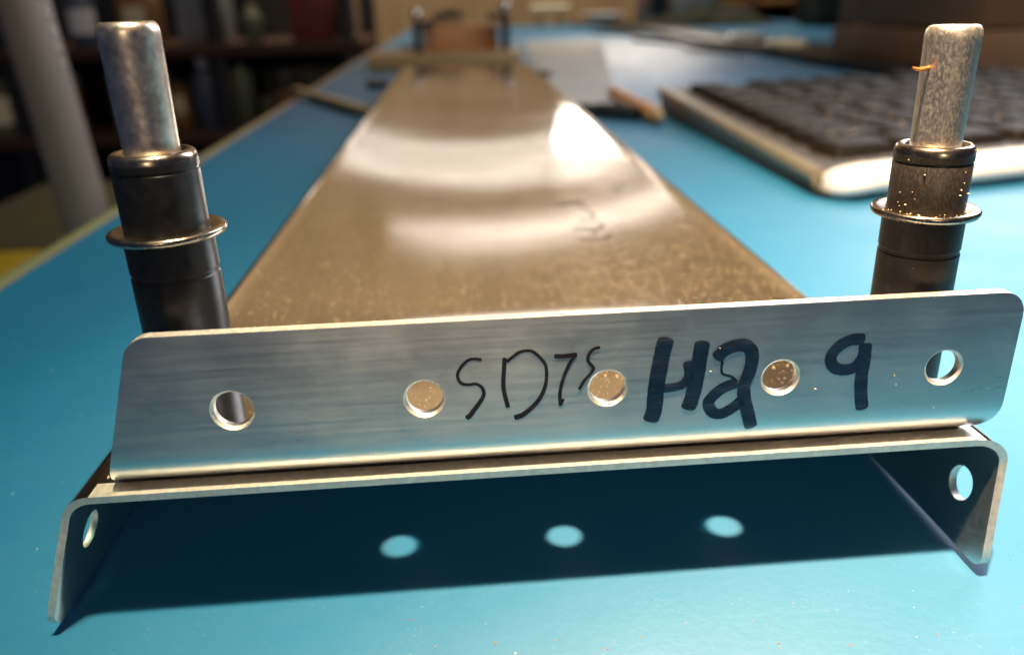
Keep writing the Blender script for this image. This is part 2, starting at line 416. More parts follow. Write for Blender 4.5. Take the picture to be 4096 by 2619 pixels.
BASE_HOLES = [-22.9, -7.2, 8.3, 23.6, 38.7]
BHY = 64.1
def cyl_cutter(prof, mat4, nm='cutter'):
    return MB().lathe(prof, n=40, axis=mat4).make(nm, M['alu_edge'], None, None)
R_ = 1.62
cuts = [cyl_cutter([(R_, -3), (R_, 3)], Matrix.Translation((x, BHY, ZT - 0.3))) for x in BASE_HOLES]
rx = Matrix.Rotation(pi / 2, 4, 'Y')
cuts.append(cyl_cutter([(1.62, -3), (1.62, 3)], Matrix.Translation((45.6, 61.9, 6.1)) @ rx))
cuts.append(cyl_cutter([(1.62, -3), (1.62, 3)], Matrix.Translation((-34.6, 62.1, 6.6)) @ rx))
boolean_cut(cb, cuts)
cb.parent = chan; cb.matrix_parent_inverse = Matrix.Translation((-0.006, -0.0575, 0))
cb.data.materials.append(M['alu_flange']); fi = len(cb.data.materials) - 1
for p_ in cb.data.polygons:
    if p_.material_index == 0 and abs(p_.normal.z) < 0.75: p_.material_index = fi
bevel(cb, 0.07)

# ------------------------------------------------------------------ angle bracket
BR0 = Vector((-25.92, 57.75, ZT + 0.012)); BD = Vector((0.99989, 0.0149, 0)); BN = Vector((-0.0149, 0.99989, 0))
BH, BB, RO, TB = 13.42, 14.0, 3.0, 1.0
arc = pi / 2 * RO
sec = []                                                # (y', z, normal y', normal z, w)
for k in range(13):
    y_ = BB - (BB - RO) * k / 12.0; sec.append((y_, 0.0, 0.0, -1.0, -(y_ - RO)))
for k in range(1, 11):
    a = pi / 2 * k / 10.0; sec.append((RO - RO * sin(a), RO - RO * cos(a), -sin(a), -cos(a), RO * a))
zs = [RO + (BH - 2.0 - RO) * k / 12.0 for k in range(1, 13)] + [BH - 2 + d for d in (.4, .8, 1.15, 1.45, 1.68, 1.84, 1.95, 2.0)]
for z in zs: sec.append((0.0, z, -1.0, 0.0, arc + z - RO))
def ends(y_, z):
    l = -3.95 + (z / BH) ** 1.0 * 4.1 if z > 0.001 else -3.95 + 0.10 * y_
    r = 71.25
    if z < 3.6 and z > 0.001: r = 71.25 - 1.7 * (1 - z / 3.6) ** 2
    if z <= 0.001: r = 69.55 - 0.05 * y_
    for side, rad in ((0, 1.5), (1, 2.0)):
        q = z - (BH - rad)
        if q > 0:
            cut = rad - sqrt(max(0.0, rad * rad - q * q))
            if side == 0: l += cut
            else: r -= cut
    q = (BB - 3.0)
    if z <= 0.001 and y_ > q:
        cut = 3.0 - sqrt(max(0.0, 9.0 - (y_ - q) ** 2)); l += cut; r -= cut
    return l, r
NC = 64
verts = []; faces = []
for (y_, z, ny, nz, w_) in sec:
    l_, r_ = ends(y_, z)
    for off in (0.0, TB):
        for i in range(NC + 1):
            s_ = l_ + (r_ - l_) * i / NC
            p = BR0 + BD * s_ + BN * (y_ - ny * off) + Vector((0, 0, z - nz * off))
            verts.append(tuple(p))
n = NC + 1
for j in range(len(sec) - 1):
    for i in range(NC):
        a = j * 2 * n + i; b_ = (j + 1) * 2 * n + i
        faces.append((a, a + 1, b_ + 1, b_)); faces.append((a + n, b_ + n, b_ + n + 1, a + n + 1))
NEDGE = len(faces)
for j in range(len(sec) - 1):
    for i in (0, NC):
        a = j * 2 * n + i; b_ = (j + 1) * 2 * n + i; faces.append((a, b_, b_ + n, a + n))
for j in (0, len(sec) - 1):
    for i in range(NC):
        a = j * 2 * n + i; faces.append((a, a + n, a + n + 1, a + 1))
brk = empty('angle_bracket', tuple(BR0 + BD * 36))
tag(brk, 'bent aluminium angle bracket with handwritten H2 9 standing on the channel end', 'bracket')
bb = build('bent_sheet', verts, faces, M['alu_bracket'], None, 35, None, NEDGE, M['alu_edge'])
ry = Matrix.Rotation(-pi / 2, 4, 'X')          # cutter z -> +y
cuts = []
for (s_, z_), rr in zip(((7.09, 6.9), (22.15, 6.94), (36.93, 6.94), (51.33, 6.97), (65.3, 7.01)), (1.52, 1.46, 1.44, 1.42, 1.42)):
    p = BR0 + BD * s_ + Vector((0, 0, z_))
    # slightly deburred hole: a cone on both faces
    prof = [(rr + 1.6, -1.37), (rr + 0.23, 0.0), (rr, 0.23), (rr, TB - 0.15), (rr + 0.15, TB), (rr + 1.6, TB + 1.45)]
    cuts.append(cyl_cutter(prof, Matrix.Translation(p) @ ry))
for x in BASE_HOLES:
    cuts.append(cyl_cutter([(1.62, -2), (1.62, 2)], Matrix.Translation((x, BHY, ZT + 0.3))))
boolean_cut(bb, cuts)
bb.parent = brk; bb.matrix_parent_inverse = Matrix.Translation(-(BR0 + BD * 36) * MM)
bb.data.materials.append(M['alu_web']); fi = len(bb.data.materials) - 1
for p_ in bb.data.polygons:
    if p_.normal.z > 0.95 and p_.center.z < (ZT + TB + 0.2) * MM: p_.material_index = fi
bevel(bb, 0.06)

# handwriting: flat ink strokes lying on the metal
def catmull(P, m=6):
    out = []
    for i in range(len(P) - 1):
        p0 = P[max(i - 1, 0)]; p1 = P[i]; p2 = P[i + 1]; p3 = P[min(i + 2, len(P) - 1)]
        for k in range(m):
            t = k / m
            out.append(tuple(0.5 * (2 * p1[c] + (p2[c] - p0[c]) * t + (2 * p0[c] - 5 * p1[c] + 4 * p2[c] - p3[c]) * t * t + (3 * p1[c] - p0[c] - 3 * p2[c] + p3[c]) * t ** 3) for c in range(2)))
    out.append(tuple(P[-1])); return out
LAYER = [0]
def stroke(mb, P, wid, w_end=None, mapf=None, jit=0.03):
    """ribbon with round ends; wid in mm"""
    LAYER[0] += 1; lift = 0.012 + 0.004 * (LAYER[0] % 12)
    C = catmull(P) if len(P) > 2 else P
    L = []; R = []; m = len(C)
    for i, (x, y) in enumerate(C):
        a = C[max(i - 1, 0)]; b_ = C[min(i + 1, m - 1)]; dx, dy = b_[0] - a[0], b_[1] - a[1]; d = hypot(dx, dy) or 1
        t = i / (m - 1)
        ww = wid if w_end is None else wid + (w_end - wid) * max(0, (t - 0.55) / 0.45)
        ww *= 0.5 * (1 + random.uniform(-jit, jit))
        L.append((x - dy / d * ww, y + dx / d * ww)); R.append((x + dy / d * ww, y - dx / d * ww))
    def cap(c, a, b_):
        out = []; a0 = math.atan2(a[1] - c[1], a[0] - c[0]); r = hypot(a[0] - c[0], a[1] - c[1])
        for k in range(1, 7):
            ux, uy = cos(a0), sin(a0); vx, vy = sin(a0), -cos(a0); an = pi * k / 7
            out.append((c[0] + r * (ux * cos(an) + vx * 0.45 * sin(an)), c[1] + r * (uy * cos(an) + vy * 0.45 * sin(an))))
        return out
    v = [mapf(p, lift) for p in L] + [mapf(p, lift) for p in R]
    f = [(i, i + 1, m + i + 1, m + i) for i in range(m - 1)]
    e = cap(C[-1], L[-1], R[-1]); b0 = len(v); v += [mapf(p, lift) for p in e]; f.append((m - 1,) + tuple(range(b0, b0 + 6)) + (2 * m - 1,))
    s0 = cap(C[0], R[0], L[0]); b1 = len(v); v += [mapf(p, lift) for p in s0]; f.append((m,) + tuple(range(b1, b1 + 6)) + (0,))
    mb.add(v, f)
def on_bracket(p, lift):
    q = BR0 + BD * p[0] - BN * lift + Vector((0, 0, p[1])) - (BR0 + BD * 36); return tuple(q)
def letter(strokes, mat, label):
    mb = MB()
    for st in strokes: stroke(mb, *st, mapf=on_bracket)
    o = build('marker_character', mb.v, mb.f, mat, brk, None); o['label'] = label; return o
letter([([(26.77, 10.08), (26.23, 10.18), (25.73, 10.08), (25.22, 9.6), (24.88, 9.01), (24.89, 8.54), (25.15, 8.11), (25.7, 7.97), (26.26, 8.0), (26.68, 7.73), (26.88, 7.23), (26.77, 6.75), (26.44, 6.22), (26.04, 5.68), (25.7, 5.2), (25.44, 5.01)], 0.26, 0.46)], M['ink_fine'], 'thin handwritten letter S')
letter([([(28.62, 10.07), (28.56, 9.19), (28.48, 8.24), (28.48, 7.41), (28.62, 6.56), (28.79, 5.78)], 0.36),
        ([(28.8, 9.79), (29.18, 10.1), (29.8, 10.53), (30.42, 10.63), (30.91, 10.5), (31.4, 10.03), (31.83, 9.4), (31.95, 8.71), (31.91, 7.88), (31.75, 7.2), (31.42, 6.45), (30.91, 5.78), (30.33, 5.25), (29.88, 4.92), (29.36, 4.78)], 0.27, 0.5)], M['ink_fine'], 'thin handwritten letter D')
letter([([(32.64, 10.03), (33.33, 9.98), (34.32, 10.06)], 0.38), ([(34.32, 10.06), (33.89, 9.48), (33.52, 8.68), (33.23, 7.8), (33.04, 6.9), (33.01, 6.27), (33.07, 5.63)], 0.30), ([(33.07, 5.63), (33.18, 5.9), (33.29, 6.18)], 0.26)], M['ink_fine'], 'thin handwritten figure 7')
letter([([(36.19, 10.56), (35.82, 10.51), (35.45, 10.19), (35.26, 9.73), (35.36, 9.32), (35.65, 8.96), (35.72, 8.68), (35.41, 8.21), (34.97, 7.69), (34.6, 7.01)], 0.27)], M['ink_fine'], 'thin handwritten letter S beside a hole')
letter([([(41.51, 10.85), (41.32, 9.92), (41.07, 8.12), (40.91, 6.49), (40.84, 4.81), (40.60, 3.85)], 1.36), ([(44.51, 10.4), (44.36, 8.93), (44.2, 7.1), (43.92, 5.45), (43.70, 4.75)], 1.28), ([(40.43, 6.67), (41.95, 6.63), (43.07, 6.86), (43.59, 7.76), (43.39, 8.79)], 0.78)], M['ink'], 'bold handwritten letter H')
letter([([(45.86, 9.15), (46.38, 9.72), (47.29, 10.07), (48.14, 10.01), (48.67, 9.38), (48.74, 8.56), (48.56, 7.45), (48.26, 6.43), (48.42, 5.16), (48.82, 3.85), (49.17, 2.63)], 1.12), ([(47.47, 6.69), (46.54, 6.33), (45.82, 5.75), (45.38, 5.04), (45.78, 4.16), (46.53, 3.95), (47.37, 4.37), (48.09, 4.97)], 1.0), ([(46.27, 8.72), (46.34, 7.69), (47.13, 7.33), (47.65, 6.88)], 0.22)], M['ink'], 'bold handwritten figure 2')
letter([([(57.85, 10.0), (56.89, 10.0), (55.99, 9.55), (55.42, 8.77), (55.46, 8.05), (55.97, 7.5), (56.86, 7.34), (57.61, 7.61), (58.08, 8.4), (58.14, 9.32)], 1.02), ([(58.17, 9.42), (58.24, 8.29), (58.23, 6.63), (58.43, 4.92), (58.7, 3.72)], 1.12)], M['ink'], 'bold handwritten figure 9')

P = []
for _ in range(16):
    s_, z_ = random.triangular(2, 70, 66), random.uniform(1.5, 12.8)
    q = BR0 + BD * s_ - BN * 0.03 + Vector((0, 0, z_)) - (BR0 + BD * 36); P.append((q.x, q.y, q.z, random.choice((0.03, 0.04, 0.05, 0.08))))
SPECKS = P
# faded scribble on the web, further along
def on_web(p, lift):
    return (p[0] - 6, p[1] - 57.5, ZT + web_wave(p[0], p[1]) + lift * 1.0 + 0.006)
mb = MB()
for P, wd in (([(19.0, 162.6), (21.5, 161.6), (24.3, 161.3)], 1.6), ([(18.7, 159.9), (21.0, 159.0), (23.9, 158.6)], 1.6),
              ([(23.9, 156.0), (24.2, 153.4)], 0.8), ([(24.4, 150.9), (24.7, 148.6)], 0.9), ([(21.4, 146.4), (24.6, 146.0)], 0.5),
              ([(19.8, 141.2), (22.2, 140.5), (24.4, 140.1), (25.0, 142.4)], 1.0), ([(22.6, 138.0), (23.2, 136.6)], 0.8), ([(19.7, 134.3), (22.0, 133.8), (24.2, 133.3), (25.2, 135.6)], 1.0), ([(32.2, 169.2), (33.0, 165.8)], 0.7)):
    stroke(mb, P, wd, mapf=on_web)
sw = build('faded_writing', mb.v, mb.f, M['ink_faded'], chan, None); sw['label'] = 'faded handwritten marks on the channel top'

# ------------------------------------------------------------------ spring fasteners
def fastener(x, y, z0, top, ctop, mats, label, k=1.0):
    mbody, mrim, mplunger = mats
    t = empty('sheet_holding_fastener', (x, y, z0)); tag(t, label, 'fastener', 'spring fasteners pinning the bracket')
    H = top - z0
    zr = (19.0 if k > 1 else 18.2)
    MB().lathe([(1.2 * k, 0.05), (2.2 * k, 0.06), (3.2 * k, 1.2), (3.33 * k, 1.8), (3.33 * k, zr - 3.6), (3.24 * k, zr - 3.5), (3.24 * k, zr - 3.2), (3.33 * k, zr - 3.1), (3.33 * k, zr - 0.4)]).make('lower_body', mbody, t, 40)
    MB().lathe([(0.75, -4.2), (1.25, -3.4), (1.35, -2.6), (1.2, -1.2), (1.2, 0.1)], n=24).make('pin_tip', mplunger, t, 40)
    MB().lathe([(3.1 * k, zr - 0.40), (4.0 * k, zr - 0.40), (4.26 * k, zr - 0.32), (4.38 * k, zr - 0.10), (4.37 * k, zr + 0.10), (4.22 * k, zr + 0.24), (3.8 * k, zr + 0.26), (3.5 * k, zr + 0.2), (3.05 * k, zr + 0.18)], n=64).make('flange_ring', mrim, t, 50)
    zc0, zc1 = zr + 0.1, ctop - z0
    col = MB().lathe([(3.10 * k, zc0), (3.12 * k, zc0 + .3), (3.14 * k, zc1 - 1.5), (3.07 * k, zc1 - 1.44), (3.07 * k, zc1 - 1.30), (3.16 * k, zc1 - 1.24), (3.16 * k, zc1 - 0.72)], n=56).make('collar', mbody, t, 50)
    MB().lathe([(3.16 * k, zc1 - 0.73), (3.14 * k, zc1 - 0.42), (3.02 * k, zc1 - 0.14), (2.8 * k, zc1 + 0.02), (2.5 * k, zc1), (2.3 * k, zc1 - 0.35)], n=56).make('collar_rim', mrim, col, 60)
    pl = MB().lathe([(1.98 * k, zc1 - 1.5), (2.0 * k, zc1 + 0.5), (2.10 * k, H - 1.2), (2.12 * k, H - 0.75), (2.05 * k, H - 0.35), (1.88 * k, H - 0.08), (1.7 * k, H), (1.15 * k, H + 0.01), (1.0 * k, H - 0.12)], n=48).make('plunger', mplunger, t, 50)
    return t
f1 = fastener(-23.25, BHY, ZT + TB + 0.03, 48.2, 39.0, (M['black_oxide'], M['rim_steel'], M['zinc']), 'clean black spring fastener with shiny silver plunger beside the bench edge', 1.03)
f2 = fastener(38.7, BHY, ZT + TB + 0.03, 46.4, 37.4, (M['dusty_steel'], M['rim_steel'], M['dusty_zinc']), 'dust covered spring fastener with dull plunger, between bracket and keyboard', 0.965)
for f_, tilt in ((f1, 0.6), (f2, 0.3)): f_.rotation_euler = (0, radians(-tilt), 0)
# fibre caught on the dusty plunger
MB().tube([(-1.85, -0.6, 29.6), (-2.7, -0.9, 29.5), (-3.2, -1.1, 29.55), (-3.5, -1.15, 29.7)], [0.13, 0.15, 0.13, 0.05], 8).make('orange_fibre', M['orange_fleck'], f2, 60)

def grains(name, mat, pts, parent=None):
    """tiny irregular grains as one mesh: pts (x,y,z,r)"""
    V = []; F = []
    for (x, y, z, r) in pts:
        b0 = len(V); a = random.uniform(0, pi)
        ca, sa = cos(a), sin(a)
        for (dx, dy, dz) in ((1, 0, 0), (-1, 0, 0), (0, 1, 0), (0, -1, 0), (0, 0, 1), (0, 0, -0.6)):
            k = r * random.uniform(0.6, 1.3); V.append((x + (dx * ca - dy * sa) * k, y + (dx * sa + dy * ca) * k, z + dz * k))
        for q in ((0, 2, 4), (2, 1, 4), (1, 3, 4), (3, 0, 4), (2, 0, 5), (1, 2, 5), (3, 1, 5), (0, 3, 5)): F.append(tuple(b0 + i for i in q))
    o = build(name, V, F, mat, parent, None); o['kind'] = 'stuff'; return o
P = []
for _ in range(70):
    a = random.uniform(pi * 0.95, 2.05 * pi); q = random.random()
    if q < 0.45: r, z = random.uniform(3.2, 4.1), 18.85
    elif q < 0.8: r, z = 3.06, 19.2 + 4.6 * random.random() ** 1.6
    elif q < 0.9: r, z = 2.55, 24.2
    else: r, z = 3.2, random.uniform(12, 18)
    P.append((r * cos(a), r * sin(a), z * 0.98, random.choice((0.04, 0.05, 0.06, 0.09))))
grains('dust_grains', M['dust'], P, f2)

grains('dust_grains', M['dust'], SPECKS, brk)

# ------------------------------------------------------------------ dust
P = []
while len(P) < 7500:
    y = 60 + 175 * random.random() ** 1.7; x = XL + 2 + (XR - XL - 4) * random.random()
    if 57 < y < 72.6 and -29.5 < x < 44.5: continue
    dens = 0.35 + 0.65 * sstep(-35, 40, x)
    if random.random() > dens: continue
    P.append((x, y, ZT + web_wave(x, y) + 0.03, random.choice((0.03, 0.035, 0.04, 0.05, 0.06, 0.09))))
for _ in range(240):
    P.append((random.uniform(-28, 44), random.uniform(64, 71.3), ZT + TB + 0.05, random.choice((0.03, 0.04, 0.05))))
g = grains('dust', M['dust'], P); tag(g, 'golden metal dust scattered over the channel top', 'dust')
P = []
for _ in range(420):
    P.append((random.uniform(-80, 110), random.uniform(30, 180), 0.03, random.choice((0.04, 0.05, 0.06, 0.08, 0.11))))
P = [p for p in P if not (-37 < p[0] < 46 and p[1] > 57)]
g = grains('lint', M['lint'], P); tag(g, 'pale lint specks lying on the blue bench', 'lint')
P = []
for _ in range(60):
    x, y = random.uniform(-20, 75), random.uniform(36, 56); P.append((x, y, 0.03, random.choice((0.06, 0.08, 0.12))))
g = grains('orange_specks', M['orange_fleck'], P); tag(g, 'orange specks on the bench before the channel', 'specks')

# ------------------------------------------------------------------ keyboard
kb = empty('keyboard', (90, 193, 0)); tag(kb, 'dark computer keyboard with rounded white front edge on the blue bench', 'keyboard')
sk = math.tan(radians(14.0))
def kz(y): return 7.6 + 5.0 * (y / 185.0)
def slab(outline, z0f, z1f):
    v = [(x, y, z0f(x, y)) for x, y in outline] + [(x, y, z1f(x, y)) for x, y in outline]
    m_ = len(outline); f = [tuple(range(m_ - 1, -1, -1)), tuple(range(m_, 2 * m_))] + [(i, (i + 1) % m_, m_ + (i + 1) % m_, m_ + i) for i in range(m_)]
    return v, f
W_ = 430.0
def fy(x): return sk * x if x < 150 else sk * 150 + (x - 150) * 0.05        # front line bows away
outl = []
for k in range(7):
    a = pi + (pi / 2) * k / 6.0; outl.append((6 + 6 * cos(a), 8 + 6 * sin(a) + 0.0))
for x in (30, 70, 110, 150, 220, 300, 380, W_): outl.append((x, fy(x) + 2.0))
for x in (W_, 300, 150, 60): outl.append((x, fy(x) * 0.9 + 176.0))
for k in range(5):
    a = pi / 2 + (pi / 2) * k / 4.0; outl.append((9 + 9 * cos(a), 172 + 9 * sin(a)))
v_, f_ = slab(outl, lambda x, y: 1.2, lambda x, y: 2.2 + (kz(y - fy(x)) - 7.6) * 0.6)
o = build('base_tray', v_, f_, M['kbd_base'], kb, 30); bevel(o, 0.6, 3)
v_, f_ = slab([(x * 0.99 + 1.6, y * 0.985 + 1.8) for x, y in outl], lambda x, y: 2.4, lambda x, y: kz(y - fy(x)) - 1.6)
o = build('top_deck', v_, f_, M['kbd_rest'], kb, 30); bevel(o, 1.4, 3)
# white rounded front edge, a swept lozenge section
prof = [(-1.2, 1.4), (-3.2, 2.2), (-4.4, 3.6), (-4.6, 5.0), (-3.9, 6.6), (-2.2, 8.0), (0.4, 8.9), (3.2, 9.1), (5.2, 8.6), (5.4, 3.0), (3.0, 1.4)]
V = []; F = []; path = [(2.2, 6.4, 0.30), (3.2, 4.0, .62), (5.5, 2.8, .86), (9, 3.0, 1.0)] + [(x, fy(x) + 1.6, 1.0) for x in (14, 25, 45, 70, 100, 130, 150, 185, 230, 300, 360, W_ - 2)]
for (x, y, s_) in path:
    for (dy, z) in prof: V.append((x, y + dy * s_, 1.4 + (z - 1.4) * 0.90 * (0.45 + 0.55 * s_)))
n = len(prof)
for j in range(len(path) - 1):
    for i in range(n): F.append((j * n + i, j * n + (i + 1) % n, (j + 1) * n + (i + 1) % n, (j + 1) * n + i))
F.append(tuple(range(n - 1, -1, -1))); F.append(tuple((len(path) - 1) * n + i for i in range(n)))
build('white_front_edge', V, F, M['white_plastic'], kb, 60)
# warm grey rail along the left side
V = []; F = []; prof = [(0.2, 2.6), (-0.9, 3.6), (-1.1, 5.0), (-0.4, 6.2), (0.8, 6.7), (2.4, 6.6), (2.9, 6.0), (2.9, 2.6)]
path = [8 + 168 * k / 14.0 for k in range(15)]
for y in path:
    dz = kz(y) - 7.6
    for (dx, z) in prof: V.append((dx + 0.4, y, z + dz + 0.2 if z > 3 else z + dz * 0.5))
n = len(prof)
for j in range(len(path) - 1):
    for i in range(n): F.append((j * n + i, j * n + (i + 1) % n, (j + 1) * n + (i + 1) % n, (j + 1) * n + i))
F.append(tuple(range(n - 1, -1, -1))); F.append(tuple((len(path) - 1) * n + i for i in range(n)))
build('side_rail', V, F, M['grey_plastic'], kb, 50)
for (x, y) in ((14, 16), (14, 160), (400, 60), (400, 180)):
    MB().lathe([(5, 0.0), (5, 1.6)], x, y, 20).make('rubber_foot', M['black_plastic'], kb, 40)
keym = {}
def key_mesh(wd):
    if wd not in keym:
        bm = bmesh.new(); bmesh.ops.create_cube(bm, size=1.0)
        for q in bm.verts:
            k = 0.80 if q.co.z > 0 else 1.0
            q.co = Vector((q.co.x * (wd - (0 if q.co.z < 0 else 3.2)), q.co.y * 13.6 * k + (0.8 if q.co.z > 0 else 0), (q.co.z + 0.5) * 4.2)) * MM
        bmesh.ops.bevel(bm, geom=bm.edges[:], offset=0.5 * MM, segments=2, profile=0.5, affect='EDGES')
        me = bpy.data.meshes.new('key'); bm.to_mesh(me); bm.free(); me.shade_smooth(); me.set_sharp_from_angle(angle=radians(45)); me.materials.append(M['key_plastic']); keym[wd] = me
    return keym[wd]
rows = [[20, 18, 18, 80, 18, 18, 18]] + [[26 - 3 * (r % 3)] + [14] * 14 for r in range(7)] + [[14, 0] + [14] * 4 + [0] + [14] * 4]
for j, row in enumerate(rows):
    x = 10.5
    for wd in row:
        if wd == 0: x += 12; continue
        cx = x + wd / 2; yl = 26 + j * 15.4 + (5 if j == 8 else 0)
        if cx < 250:
            o = bpy.data.objects.new('key', key_mesh(wd)); sc.collection.objects.link(o); o.parent = kb
            o.location = (cx * MM, (yl + fy(cx) * 0.97) * MM, (kz(yl) - 2.2) * MM); o.rotation_euler = (radians(1.6), 0, math.atan(sk) if cx < 150 else 0.05)
        x += wd + 1.1
P = []
for _ in range(320):
    x = random.uniform(15, 160); yl = random.uniform(12, 120)
    P.append((x, yl + fy(x), kz(yl) + (2.2 if yl > 19 else -1.4), random.choice((0.12, 0.18, 0.26, 0.36))))
grains('dust_grains', M['dust'], P, kb)

# ------------------------------------------------------------------ things lying along the bench
def rod(name, p0, p1, r, mat, label, cat, n=6, extra=None):
    p0, p1 = Vector(p0), Vector(p1); mid = (p0 + p1) / 2; t = empty(name, (mid.x, mid.y, 0)); tag(t, label, cat)
    MB().tube([tuple(p0 - Vector((mid.x, mid.y, 0))), tuple(p1 - Vector((mid.x, mid.y, 0)))], r, n).make('shaft', mat, t, 30)
    return t, mid
# flat wooden stick touching the left side of the channel
t = empty('wooden_stick', (-70, 446, 0)); tag(t, 'pale wooden stick lying across the bench edge against the channel', 'stick')
t.rotation_euler = (0, 0, math.atan2(-110, 52) + pi / 2)
MB().box(-2.6, 2.6, -62, 58, 2.2, 5.0, 0.5).make('shaft', M['stick'], t)
MB().box(-2.8, 2.8, -62.5, 20, 0.0, 2.2, 0.4).make('shadow_strip', M['black_plastic'], t)  # black strip standing for the shadow under the stick
t, mid = rod('pencil', (80.0, 425, 3.6), (80.8, 336, 3.6), 3.5, M['orange_paint'], 'orange pencil lying beside the keyboard', 'pencil')
MB().lathe([(3.4, 0), (0.6, 9), (0.3, 10)], axis=Matrix.Translation((80.8 - mid.x, 336 - mid.y, 3.6)) @ Matrix.Rotation(pi / 2, 4, 'X'), n=6).make('sharpened_tip', M['stick'], t)
t, mid = rod('pen_cap', (50.5, 368, 3.2), (76, 347, 3.2), 3.1, M['black_plastic'], 'black pen stub lying between channel and orange pencil', 'pen', 14)
MB().box(-3, 8, -1.2, 1.2, 5.6, 6.8, 0.3).make('clip', M['black_plastic'], t)
# sheet of paper, slightly curled
V = []; F = []
PC = [(50, 386), (73, 381), (182, 1050), (84, 1060)]
for j in range(13):
    for i in range(9):
        a, c = i / 8, j / 12
        p = [(PC[0][k] * (1 - a) + PC[1][k] * a) * (1 - c) + (PC[3][k] * (1 - a) + PC[2][k] * a) * c for k in (0, 1)]
        V.append((p[0] - 90, p[1] - 700, 0.5 + 1.8 * (1 - c) ** 3 * a + 0.4 * sin(c * 9)))
nV = len(V); V += [(x, y, z - 0.2) for x, y, z in V]
for j in range(12):
    for i in range(8):
        q = (j * 9 + i, j * 9 + i + 1, j * 9 + i + 10, j * 9 + i + 9); F.append(q); F.append(tuple(nV + k for k in reversed(q)))
o = build('paper_sheet', V, F, M['paper'], None, 60, (90, 700, 0)); tag(o, 'pale grey paper strip lying flat along the channel', 'paper')

# plank with block and two posts
o = MB().box(-68, 50, 0, 66, 0, 12.0, 1.0).make('wooden_plank', M['plank'], None, 35, (0, 656, 0)); tag(o, 'pale wooden plank behind the far end of the channel', 'plank')
o = MB().box(-25, 34, -18, 18, 0, 19.5, 1.0).make('wooden_block', M['block'], None, 35, (0, 696, 12.0)); tag(o, 'reddish wooden block standing on the plank between black clamps', 'block')
o = MB().box(-12, 9, -9, 9, 0, 4.6, 1.6).make('wood_offcut', M['plank'], None, 35, (0, 696, 31.6)); tag(o, 'small light wood offcut on top of the reddish block', 'offcut')
for x, ht, lab in ((-29.2, 34.5, 'black clamp with small silver tip on the plank side facing the bench edge'), (39.4, 38.5, 'taller black clamp with bright silver knob on the plank side facing the paper')):
    t = empty('bar_clamp', (x, 672, 12.05)); tag(t, lab, 'clamp')
    MB().box(-3.1, 3.1, -5, 5, 0.0, ht - 12.0, 0.5).make('bar', M['black_plastic'], t)
    sgn = 1 if x < 0 else -1
    MB().box(min(0, sgn * 14), max(0, sgn * 14), -5.2, 5.2, ht - 15, ht - 10.9, 0.5).make('jaw', M['black_plastic'], t)
    MB().lathe([(1.6, ht - 12.1), (1.6, ht - 9.5), (3.4, ht - 8.5), (4.4, ht - 5.9), (3.4, ht - 3.3), (1.4, ht - 2.3)], n=24).make('knob', M['silver'], t, 60)
o = MB().tube([(-12, -3, 0.0), (-6, 2, 2.2), (2, 0, 3.0), (10, 3, 1.0)], [3, 4, 3.6, 2.4], 10).make('cable_offcut', M['black_plastic'], None, 60, (-3, 702, 36.6)); tag(o, 'black cable end lying over the reddish block', 'cable')
for (x, y, lab) in ((-50, 530, 'small black nut on the bench before the plank near the bench edge'), (56, 560, 'small black nut on the bench before the plank near the paper')):
    o = MB().lathe([(4.5, 0), (7, 0.6), (7, 4.4), (4.5, 5)], n=6).make('dark_nut', M['black_plastic'], None, 30, (x, y, 0.6 if x > 0 else 0)); tag(o, lab, 'nut')

# long low black bar behind the keyboard with pale discs standing for its bright reflections
t = empty('power_strip', (285, 900, 0)); tag(t, 'long low black power strip behind the keyboard', 'power strip')
MB().box(-28, 30, -420, 620, 0, 8, 2).make('housing', M['black_plastic'], t)
for y in (-100, 100, 280, 440): MB().lathe([(17, 8.1), (17, 9.0), (15, 9.2)], 0, y, 28).make('socket', M['kbd_base'], t, 40)
for (x, y, mt, lab, zz) in ((276, 800, 'white_paint', 'white disc standing for a highlight on the power strip', 9.3), (272, 690, 'cream', 'cream disc standing for a highlight on the power strip beside the keyboard', 8.1)):
    e = empty('highlight_disc', (x, y, zz)); tag(e, lab, 'highlight_disc')
    MB().lathe([(15, 0), (17, 0.8), (17, 3.2), (14, 5.0), (6, 5.4)], n=28).make('body', M[mt], e, 50)
    MB().tube([(0, 0, 4), (4, 12, 5), (14, 34, 3.2), (22, 60, 1.6)], 1.5, 8).make('cord', M[mt], e, 60)

# far things on and behind the bench
def bottle(name, x, y, z, r, h, mat, cap, label, cat='bottle'):
    t = empty(name, (x, y, z)); tag(t, label, cat)
    MB().lathe([(r * .9, 0), (r, 2), (r, h * .68), (r * .8, h * .78), (r * .38, h * .84), (r * .38, h * .88)], n=28).make('body', mat, t, 50)
    MB().lathe([(r * .46, h * .86), (r * .46, h), (r * .3, h * 1.01)], n=20).make('cap', cap, t, 40); return t
o = MB().lathe([(25, 0), (40, 6), (44, 12), (42, 12.6), (36, 8), (20, 3)], n=40).make('white_dish', M['white_paint'], None, 60, (292, 1690, 8)); tag(o, 'white dish on a box at the far end of the bench', 'dish')
t = empty('handled_brush', (188, 1690, 0)); tag(t, 'pale rod lying on blocks at the far end of the bench', 'rod')
MB().box(-26, -14, -8, 8, 0, 27, 1).make('support', M['plank'], t); MB().box(14, 26, -8, 8, 0, 27, 1).make('support', M['plank'], t)
MB().tube([(-38, 0, 33), (38, 0, 33)], 6, 14).make('shaft', M['cream'], t, 50)
o = MB().box(-60, 60, -40, 40, 0, 8, 1).make('flat_box', M['carton'], None, 35, (290, 1690, 0)); tag(o, 'flat brown box under the white dish', 'box')
bottle('bottle', 352, 1600, 0, 13, 95, M['pink'], M['white_paint'], 'pale bottle beside the white dish at the far bench end')
